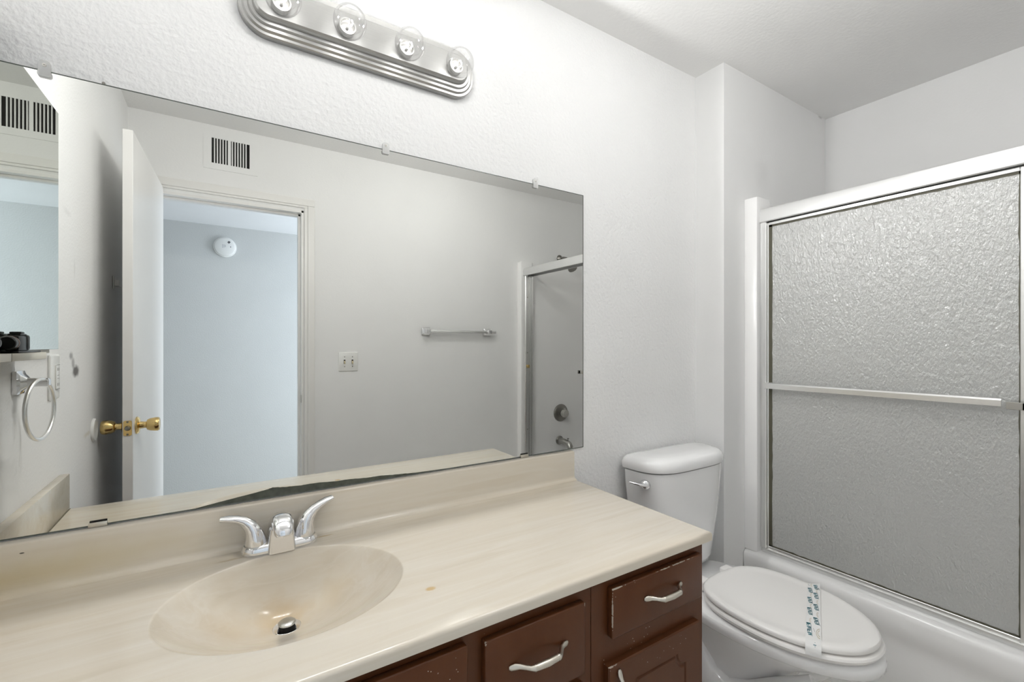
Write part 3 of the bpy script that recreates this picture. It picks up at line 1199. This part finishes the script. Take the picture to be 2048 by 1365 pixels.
def word(bm, u, v, L, Wd):
    """a slanted block word of four letters, read along the strip."""
    sl = .10
    n = 4
    for k in range(n):
        a, b = u + L * k / n, u + L * (k + .80) / n
        def P(uu, vv): return (uu + 0 * vv, v + Wd * vv + sl * (uu - u) / L)
        th = (b - a) * .38
        quad(bm, [P(a, 0), P(a + th, 0), P(a + th, 1), P(a, 1)])
        if k % 2 == 0:
            quad(bm, [P(a, 0), P(b, 0), P(b, .24), P(a, .24)])
            quad(bm, [P(a, .42), P(b, .42), P(b, .62), P(a, .62)])
        else:
            quad(bm, [P(a, .76), P(b, .76), P(b, 1), P(a, 1)])
            quad(bm, [P(b - th, .2), P(b, .2), P(b, 1), P(b - th, 1)])
    quad(bm, [(u - .008, v - .02), (u + .004, v - .02), (u + .004, v + Wd + .02), (u - .008, v + Wd + .02)])
    quad(bm, [(u, v + Wd + .02), (u + L, v + Wd + .12), (u + L, v + Wd + .15), (u, v + Wd + .05)])


for u, v, L in ((.05, .52, .085), (.12, .08, .085), (.21, .52, .10), (.30, .07, .10), (.42, .52, .09), (.49, .08, .11), (.64, .52, .095), (.74, .06, .17)):
    bm = B()
    word(bm, u, v - .02, L * 1.06, .25)
    obj('printed_word', bm, M['teal'], ps, smooth=False, label='teal slanted lettering')
bm = B()
quad(bm, [(1.015, .50), (1.03, .50), (1.03, .68), (1.015, .68)])
quad(bm, [(.985, .58), (1.045, .58), (1.045, .63), (.985, .63)])
obj('printed_letter', bm, M['teal'], ps, smooth=False)
for u, v, r in ((.05, .28, .040), (.17, .72, .040), (.25, .28, .040), (.37, .74, .040), (.45, .28, .040), (.58, .74, .040), (.69, .26, .040), (.86, .82, .07)):
    bm = B()
    for rr_, th in ((1.0, .10), (.62, .10)):
        n = 12
        for k in range(n):
            a0, a1 = PI * k / n, PI * (k + 1) / n
            f = lambda a, q: (u - r * q * math.cos(a), v - r * 3.4 * q * math.sin(a) + .10)
            quad(bm, [f(a0, rr_), f(a1, rr_), f(a1, rr_ - th), f(a0, rr_ - th)])
    obj('printed_arch', bm, M['tan'], ps, smooth=False, label='small tan arched emblem')
for u, v in ((.02, .05), (.10, .86), (.36, .36), (.70, .86), (.80, .48)):
    bm = B()
    quad(bm, [(u, v), (u + .05, v + .10), (u + .05, v + .125), (u, v + .025)])
    obj('printed_line', bm, M['greyink'], ps, smooth=False)

# ------------------------------------------------------------------ bathtub and surround
XT0, ZT = 2.288, .383
YT0, YT1 = YF + .002, YA - .002
tb = thing('bathtub', (2.67, -.90, 0), 'white acrylic bathtub along the right wall behind the sliding glass', 'bathtub')
bm = B()
cx, cy = (XT0 + XR - .002) / 2, (YT0 + YT1) / 2
hx, hy = (XR - .002 - XT0) / 2, (YT1 - YT0) / 2


def tring(d, z, r, dx0=0.0):
    out = []
    for u, v in rrect(cx, cy, hx - d, hy - d, r, 8):
        if u < cx: u += dx0
        out.append((u, v, z))
    return out


rings = [tring(0, 0, .006, .030), tring(0, .24, .006, .030), tring(0, .275, .006, .022), tring(0, .300, .006, .004), tring(0, .355, .006, 0), tring(0, .370, .006, .003),
         tring(0, .379, .006, .012), tring(.006, ZT, .012, .018), tring(.055, ZT, .05, .03), tring(.075, ZT - .006, .09, .02), tring(.085, ZT - .03, .10, .02),
         tring(.12, .14, .12, .0), tring(.15, .075, .12), tring(.22, .06, .10)]
add_rings(bm, rings)
obj('tub_shell', bm, M['tub'], tb, angle=50)
bm = B()
add_lathe(bm, (2.70, YT0 + .21, .0605), (0, 0, 1), [(.028, 0), (.028, .003), (.016, .003), (.001, .001)], 20)
obj('tub_drain', bm, M['chrome_dull'], tb)

su = thing('tub_surround', (2.67, -.90, ZT), 'white plastic tub wall surround lining the three alcove walls', 'wall panel')
for name, y0, y1, sgn in (('end_panel', YA, YA - .055, -1), ('end_panel', YF, YF + .050, 1)):
    bm = B()
    xp = 2.303
    o = []
    out = [(xp, y0 + sgn * .0006), (xp, y1 - sgn * .012), (xp + .004, y1 - sgn * .003), (xp + .012, y1), (xp + .10, y1), (xp + .13, y0 + sgn * .016), (XR - .03, y0 + sgn * .014), (XR - .02, y0 + sgn * .0006)]
    ztop = 1.893
    zs = [ZT - .035 if False else ZT + .0005, ztop - .006, ztop]
    rings = [[(x, y, z) for x, y in out] for z in zs[:2]] + [[(x + (.003 if x < 2.31 else 0), y, ztop) for x, y in out]]
    add_rings(bm, rings)
    obj(name, bm, M['tub'], su, angle=30)
bm = box(XR - .016, XR - .001, YF + .016, YA - .016, ZT + .0005, 1.893, bevel=.003)
obj('back_panel', bm, M['tub'], su)
bm = B()
add_rings(bm, [[(XR - .016, y, z) for y, z in rrect(-.9, .95, .30, .03, .02, 6)], [(XR - .075, y, z) for y, z in rrect(-.9, .95, .28, .015, .012, 6)]])
obj('soap_ledge', bm, M['tub'], su)

# ------------------------------------------------------------------ sliding shower enclosure
XG = 2.352
YE0, YE1 = YF + .050, YA - .0555
sf = thing('shower_enclosure', (XG + .03, -.90, ZT), 'bright aluminium rail and track frame fixed above the bathtub rim', 'shower frame')
bm = B()
prof = [(-.028, 1.783), (-.030, 1.786), (-.030, 1.823), (-.026, 1.836), (-.020, 1.841), (.045, 1.841), (.052, 1.835), (.052, 1.783), (.046, 1.783), (.046, 1.826), (-.022, 1.826), (-.022, 1.783)]
add_rings(bm, [[(XG + a, y, z) for a, z in prof] for y in (YE0, YE1)])
obj('header_rail', bm, M['alu_white'], sf, angle=20)
bm = B()
prof = [(-.018, ZT + .0005), (-.018, ZT + .016), (-.015, ZT + .018), (-.012, ZT + .016), (-.012, ZT + .008), (.004, ZT + .008), (.004, ZT + .020), (.008, ZT + .020), (.008, ZT + .008),
        (.030, ZT + .008), (.030, ZT + .024), (.035, ZT + .024), (.035, ZT + .0005)]
add_rings(bm, [[(XG + a, y, z) for a, z in prof] for y in (YE0, YE1)])
obj('bottom_track', bm, M['alu'], sf, angle=20)
for y, s in ((YE1, -1), (YE0, 1)):
    bm = B()
    prof = [(-.024, 0), (-.024, .020), (-.020, .024), (.004, .024), (.004, .014), (.010, .014), (.010, .026), (.024, .026), (.024, .014), (.030, .014), (.030, .024), (.045, .024), (.045, 0)]
    add_rings(bm, [[(XG + a, y + s * b, z) for a, b in prof] for z in (ZT + .020, 1.786)])
    jb = obj('wall_jamb', bm, M['alu'], sf, angle=20)
    if s > 0:
        bm = B()
        add_box(bm, XG - .012, XG + .006, y + .024, y + .038, 1.085, 1.108, .002)
        obj('bumper', bm, M['brass'], jb)
        for z in (1.62, .62, 1.20):
            bm = B()
            add_lathe(bm, (XG - .006, y + .0235, z), (0, 1, 0), [(.004, 0), (.004, .0012), (.001, .0014)], 10)
            obj('screw', bm, M['dark_metal'], jb)


def glass_panel(name, x, y0, y1, label, bar):
    t = thing(name, (x, (y0 + y1) / 2, ZT + .02), label, 'shower door', 'sliding obscure glass panels')
    z0, z1 = ZT + .012, 1.782
    bm = B()
    f, fl, d, ft = .024, .010, .007, .0125
    add_box(bm, x - d, x + d, y1 - fl, y1, z0, z1, .0015, 1)
    add_box(bm, x - d, x + d, y0, y0 + f, z0, z1, .0015, 1)
    add_box(bm, x - d, x + d, y0 + f, y1 - fl, z1 - ft, z1, .0015, 1)
    add_box(bm, x - d, x + d, y0 + f, y1 - fl, z0, z0 + .017, .0015, 1)
    obj('panel_frame', bm, M['alu'], t, smooth=False)
    bm = box(x - .0025, x + .0025, y0 + f - .004, y1 - fl + .004, z0 + .013, z1 - .010)
    obj('glass', bm, M['obscure'], t, smooth=False)
    bm = B()
    g = .0055
    n = 60
    for (ya, yb, za, zb, vert) in ((y1 - fl - .0135, y1 - fl, z0 + .017, z1 - ft, 1), (y0 + f, y0 + f + g * .6, z0 + .017, z1 - ft, 1), (y0 + f, y1 - fl, z1 - ft - .0075, z1 - ft, 0),
                                   (y0 + f, y1 - fl, z0 + .017, z0 + .017 + g, 0)):
        # ragged inner edge of the old gasket
        rowa, rowb = [], []
        for k in range(n + 1):
            u = k / n
            j = .0022 * noise.noise((u * 34, ya * 30, za * 7)) - .0012 * noise.noise((u * 9, 3.3, za * 5))
            if vert:
                inner_is_a = ya < -.5 and False
                zz = za + (zb - za) * u
                lo, hi = (ya + j, yb) if yb > (y0 + y1) / 2 else (ya, yb + j)
                rowa.append((lo, zz)); rowb.append((hi, zz))
            else:
                yy = ya + (yb - ya) * u
                lo, hi = (za + j, zb) if zb > 1 else (za, zb + j)
                rowa.append((yy, lo)); rowb.append((yy, hi))
        V = [[bm.verts.new((x - .0031, a, b)) for a, b in row] for row in (rowa, rowb)]
        for k in range(n):
            bm.faces.new((V[0][k], V[0][k + 1], V[1][k + 1], V[1][k]))
    obj('glass_gasket', bm, M['grime'], t, smooth=False, label='dark grimy gasket around the glass')
    if bar:
        bm = B()
        xb = x - .040
        ya, yb = y1 - .006, y0 + .056
        add_rings(bm, [[(xb + a, y, z + b) for a, b in ((-.004, -.011), (.003, -.011), (.006, -.004), (.006, .009), (.000, .011), (-.004, .006))]
                       for y, z in ((ya, 1.092), (yb, 1.096))])
        add_box(bm, xb - .002, x - .004, ya - .018, ya, 1.080, 1.105, .001, 1)
        br = obj('towel_bar', bm, M['alu'], t, angle=25)
        bm = B()
        add_box(bm, xb - .006, xb + .002, y0 - .012, y0 + .046, 1.0785, 1.0995, .001, 1)
        add_box(bm, xb - .006, x - .004, y0 - .004, y0 + .014, 1.0785, 1.0995, .001, 1)
        obj('pull_bracket', bm, M['chrome_dull'], t, smooth=False)
    return t


glass_panel('shower_door_panel', XG - .004 + .0, -.9565, -.2030, 'outer sliding panel of obscure glass with a long towel bar, facing the toilet', True)
glass_panel('shower_door_panel', XG + .019, -.992, -.2115, 'inner sliding panel of obscure glass directly behind the outer one', False)

# ------------------------------------------------------------------ shower and tub fittings on the alcove end wall by the door
YP = YF + .016
t = thing('shower_rose', (2.715, YF, 1.962), 'dark chrome shower head on a bent arm high on the alcove end wall', 'shower head')
bm = B()
add_lathe(bm, (2.715, YF + .0005, 1.962), (0, 1, 0), [(.030, 0), (.029, .004), (.020, .012), (.012, .017), (.010, .02)], 24)
obj('wall_flange', bm, M['dark_metal'], t)
bm = B()
add_tube(bm, [(2.715, YF + .01, 1.962), (2.715, YF + .05, 1.962), (2.715, YF + .085, 1.952), (2.714, YF + .115, 1.926), (2.714, YF + .140, 1.893)], .0095, 14)
obj('shower_arm', bm, M['dark_metal'], t)
bm = B()
add_lathe(bm, (2.714, YF + .133, 1.902), (0, .56, -.83), [(.012, 0), (.015, .008), (.012, .018), (.018, .024), (.034, .044), (.037, .052), (.036, .058), (.030, .060), (.0005, .059)], 28)
obj('spray_head', bm, M['dark_metal'], t)
t = thing('tub_valve', (2.712, YP, .708), 'round chrome shower valve with a clear acrylic knob above the tub spout', 'tap')
bm = B()
add_lathe(bm, (2.712, YP - .001, .708), (0, 1, 0), [(.070, 0), (.070, .006), (.063, .013), (.050, .016), (.034, .024), (.024, .030)], 36)
obj('escutcheon', bm, M['dark_metal'], t)
bm = B()
add_lathe(bm, (2.712, YP + .030, .708), (0, 1, 0), [(.018, 0), (.030, .006), (.034, .018), (.033, .034), (.027, .042), (.012, .044), (.0005, .0445)], 12)
add_box(bm, 2.704, 2.720, YP + .045, YP + .060, .730, .752, .003)
obj('knob', bm, M['clear_knob'], t, angle=20)
t = thing('tub_spout', (2.70, YP, .486), 'chrome tub spout with a diverter pin below the round valve', 'tap')
bm = B()
add_lathe(bm, (2.70, YP - .001, .486), (0, 1, 0), [(.036, 0), (.036, .005), (.030, .011), (.026, .014)], 28)
obj('wall_flange', bm, M['dark_metal'], t)
bm = B()
add_tube(bm, [(2.70, YP + .005, .486), (2.70, YP + .05, .484), (2.70, YP + .09, .481), (2.70, YP + .118, .472), (2.70, YP + .134, .455), (2.70, YP + .138, .437)],
         [.026, .0255, .0255, .0255, .0235, .021], 20)
obj('spout', bm, M['chrome_dull'], t, angle=60)
bm = B()
add_lathe(bm, (2.70, YP + .108, .497), (0, 0, 1), [(.003, 0), (.003, .016), (.008, .018), (.009, .023), (.0005, .024)], 14)
obj('diverter_pin', bm, M['dark_metal'], t)

# ------------------------------------------------------------------ things on the door wall
t = thing('towel_bar', (1.80, YF, 1.352), 'chrome towel bar on the door wall to the right of the light switch', 'towel bar')
for xx in (1.556, 2.03):
    bm = B()
    rings = [[(u, YF + y, v) for u, v in rrect(xx, 1.352, a, b, .004, 3)] for a, b, y in ((.029, .0255, .0003), (.029, .0255, .010), (.024, .021, .014), (.017, .014, .026), (.017, .014, .056), (.014, .011, .060))]
    add_rings(bm, rings)
    obj('bracket', bm, M['chrome'], t, angle=30)
bm = box(1.56, 2.085, YF + .034, YF + .050, 1.343, 1.361, bevel=.002)
obj('bar', bm, M['alu'], t, angle=30)

t = thing('light_switch', (1.051, YF, 1.157), 'square white double toggle light switch plate on the wall beside the doorway', 'light switch')
bm = B()
add_rings(bm, [[(u, YF + y, v) for u, v in rrect(1.051, 1.157, a, a, .004, 3)] for a, y in ((.0585, .0003), (.0585, .004), (.0555, .0062))])
obj('wall_plate', bm, M['plastic'], t, angle=30)
for xx in (1.028, 1.075):
    bm = box(xx - .0052, xx + .0052, YF + .0055, YF + .0066, 1.157 - .0125, 1.157 + .0125)
    o = obj('toggle_slot', bm, M['dark'], t, smooth=False)
    bm = B()
    add_rings(bm, [[(xx - .004, YF + .006, 1.150), (xx + .004, YF + .006, 1.150), (xx + .004, YF + .006, 1.163), (xx - .004, YF + .006, 1.163)],
                   [(xx - .0033, YF + .017, 1.144), (xx + .0033, YF + .017, 1.144), (xx + .0033, YF + .017, 1.151), (xx - .0033, YF + .017, 1.151)]])
    obj('toggle', bm, M['ivory_toggle'], o, smooth=False)
    for z in (1.187, 1.127):
        bm = B()
        add_lathe(bm, (xx, YF + .006, z), (0, 1, 0), [(.0032, 0), (.0032, .001), (.001, .0012)], 10)
        obj('screw', bm, M['dark_metal'], o)

t = thing('vent_grille', (.435, YF, 2.301), 'painted metal air vent with two rows of vertical slots above the doorway', 'vent')
bm = B()
vx0, vx1, vz0, vz1 = .309, .561, 2.205, 2.397
sx0, sx1, sz0, sz1 = .346, .522, 2.238, 2.372
for a in ((vx0, vx1, vz0, sz0), (vx0, vx1, sz1, vz1), (vx0, sx0, sz0, sz1), (sx1, vx1, sz0, sz1)):
    add_box(bm, a[0], a[1], YF + .0003, YF + .0045, a[2], a[3])
obj('grille_frame', bm, M['wall_smooth'], t, smooth=False)
bm = box(sx0, sx1, YF + .0002, YF + .0006, sz0, sz1)
obj('grille_back', bm, M['dark'], t, smooth=False)
xs = []
p = (sx1 - sx0) / 13.6
for k in range(14):
    xs.append(sx0 + p * k + (0 if k < 7 else p * .0))
for k in range(1, 13):
    x = sx0 + p * (k + (.3 if k > 6 else 0))
    wv = .0032 if k != 6 else .007
    bm = B()
    xx = x + (p * .25 if k == 6 else 0)
    tilt = .0035 if k != 6 else 0
    add_rings(bm, [[(xx - wv - tilt * 0, YF + .0006, z), (xx + wv, YF + .0006, z), (xx + wv - tilt * .3, YF + .0044, z), (xx - wv + tilt * .3, YF + .0044, z)] for z in (sz0, sz1)])
    obj('louver', bm, M['wall_smooth'], t, smooth=False)

# ------------------------------------------------------------------ hall: smoke alarm
AX, AZ = .415, 2.084
t = thing('smoke_alarm', (AX, YH, AZ), 'round white smoke alarm high on the hall wall seen through the doorway', 'smoke alarm')
bm = B()
add_lathe(bm, (AX, YH + .0005, AZ), (0, 1, 0), [(.084, 0), (.084, .012), (.081, .017), (.077, .0175), (.0765, .020), (.073, .028), (.068, .031), (.026, .033), (.0005, .033)], 40)
obj('alarm_body', bm, M['plastic'], t)
sg = simple('slot_grey', (.36, .37, .40), .6)
for k in range(3):
    bm = box(AX - .018 + .010 * k, AX - .0145 + .010 * k, YH + .031, YH + .0342, AZ - .012 + .004 * k, AZ + .020 - .002 * k)
    obj('alarm_slot', bm, sg, t, smooth=False)
mg_ = simple('mark_grey', (.12, .12, .13), .6)
bm = B()
add_prism(bm, [(AX + .030, AZ + .028), (AX + .041, AZ + .043), (AX + .028, AZ + .052), (AX + .017, AZ + .037)], lambda u, v: (u, YH + .0315, v), lambda u, v: (u, YH + .0342, v))
obj('alarm_mark', bm, mg_, t, smooth=False)
bm = box(AX + .038, AX + .043, YH + .0305, YH + .0336, AZ - .004, AZ + .007)
obj('alarm_light', bm, mg_, t, smooth=False)

# ------------------------------------------------------------------ things on the left wall
t = thing('medicine_cabinet', (0, -.22, 1.232), 'mirrored medicine cabinet on the left wall, with a cream ledge below', 'cabinet')
bm = B()
add_box(bm, .0004, .012, -.40, -.006, 1.244, 1.885, .001, 1)
obj('cabinet_flange', bm, M['cream_metal'], t, smooth=False)
bm = box(.0004, .052, -.205, -.0012, 1.2335, 1.2485, bevel=.001)
obj('ledge', bm, M['cream_metal'], t)
mz0, mz1 = 1.2535, 1.880


def cpt(a, dx, z):
    # mirror door, hinged near the corner and a touch ajar
    th = math.radians(.85)
    return (.0185 + a * math.sin(th) + dx, -.004 - a * math.cos(th), z)


bm = B()
add_rings(bm, [[cpt(0, 0, z), cpt(.415, 0, z), cpt(.415, -.0045, z), cpt(0, -.0045, z)] for z in (mz0, mz1)])
md = obj('mirror_door', bm, M['mirror_edge'], t, smooth=False)
bm = B()
bm.faces.new([bm.verts.new(cpt(a, .0004, z)) for a, z in ((0.0005, mz0 + .0005), (.4145, mz0 + .0005), (.4145, mz1 - .0005), (.0005, mz1 - .0005))])
obj('mirror_glass', bm, M['mirror2'], md, smooth=False)

t = thing('reflected_camera_standin', (.036, -.07, 1.2485), 'small black camera added on the cream ledge in place of the reflected viewing camera', 'camera')  # added stand-in for the viewing camera's reflection in the cabinet mirror
bm = B()
add_box(bm, .024, .046, -.118, -.060, 1.2530, 1.2840, .003)
add_box(bm, .024, .044, -.113, -.076, 1.2840, 1.2885, .002)
add_box(bm, .024, .048, -.118, -.103, 1.2540, 1.2860, .004)
add_box(bm, .026, .044, -.100, -.080, 1.2880, 1.2925, .002)
obj('camera_body', bm, M['black'], t)
bm = B()
add_lathe(bm, (.035, -.062, 1.2690), (0, 1, 0), [(.012, 0), (.0135, .004), (.0135, .010), (.0128, .011), (.0138, .013), (.0138, .026), (.012, .028), (.0115, .024)], 28)
ln_ = obj('lens', bm, M['black'], t)
bm = B()
add_lathe(bm, (.035, -.0525, 1.2690), (0, 1, 0), [(.0139, 0), (.0141, .0006), (.0139, .0014)], 28, cap0=False, cap1=False)
obj('lens_ring', bm, simple('copper_ring', (.55, .28, .16), .3, 1.0), ln_)
bm = box(.022, .048, -.185, -.050, 1.2487, 1.2530, bevel=.0015)
obj('base_plate', bm, M['black'], t)

t = thing('towel_ring', (0, -.215, 1.180), 'chrome towel ring hanging on the left wall beside the medicine cabinet', 'towel ring')
bm = B()
rings = [[(x, u, v) for u, v in rrect(-.215 + off, 1.180, a, b, .003, 3)] for a, b, x, off in ((.026, .026, .0003, 0), (.026, .026, .008, 0), (.020, .018, .012, 0), (.013, .010, .022, .004),
                                                                               (.009, .009, .040, .014), (.009, .009, .058, .020), (.007, .007, .060, .020))]
add_rings(bm, rings)
obj('post', bm, M['chrome'], t, angle=30)
bm = B()
rc = Vector((.050, -.170, 1.1215))
ph = math.radians(7)
add_tube(bm, [rc + Vector((math.sin(ph) * -math.cos(a) * .0645, math.cos(ph) * math.cos(a) * .0645, math.sin(a) * .0665)) for a in [2 * PI * k / 56 for k in range(56)]], .0042, 12, closed=True)
obj('ring', bm, M['alu'], t, angle=80)

t = thing('wall_outlet', (0, -.478, 1.176), 'white electrical outlet plate on the left wall behind the towel ring', 'outlet')
bm = B()
add_rings(bm, [[(x, u, v) for u, v in rrect(-.478, 1.176, a, b, .004, 3)] for a, b, x in ((.043, .0615, .0003), (.043, .0615, .004), (.040, .0585, .006))])
obj('wall_plate', bm, M['plastic'], t, angle=30)
bm = B()
add_rings(bm, [[(x, u, v) for u, v in rrect(-.490, 1.176, a, b, .003, 3)] for a, b, x in ((.0165, .0335, .005), (.0165, .0335, .0085), (.0155, .0325, .009))])
rec = obj('receptacle', bm, M['plastic'], t, angle=30)
bm = B()
for zc in (1.197, 1.155):
    for y in (-.496, -.484):
        add_box(bm, .0088, .0094, y - .0008, y + .0008, zc - .004, zc + .004)
add_box(bm, .0088, .0096, -.505, -.475, 1.2089, 1.2096)
add_box(bm, .0088, .0096, -.505, -.475, 1.1424, 1.1431)
add_box(bm, .0088, .0096, -.498, -.482, 1.1715, 1.1722)
add_box(bm, .0088, .0096, -.498, -.482, 1.1800, 1.1807)
obj('outlet_slots', bm, M['shadow_gap'], rec, smooth=False)

bm = B()
add_lathe(bm, (.0003, -.945, .957), (1, 0, 0), [(.041, 0), (.041, .004), (.038, .008), (.028, .009), (.022, .006), (.0005, .005)], 32)
tag(obj('wall_bumper', bm, M['plastic']), 'round white door stop disc on the left wall behind the open door', 'door stop')
t = thing('towel_peg', (0, -1.30, 1.528), 'small white square peg on the left wall in the shade behind the open door', 'peg')
bm = box(.0003, .005, -1.304, -1.288, 1.502, 1.556, bevel=.001)
obj('mount', bm, M['chrome_dull'], t)
bm = box(.0003, .020, -1.375, -1.305, 1.516, 1.542, bevel=.003)
obj('peg_bar', bm, M['plastic'], t)
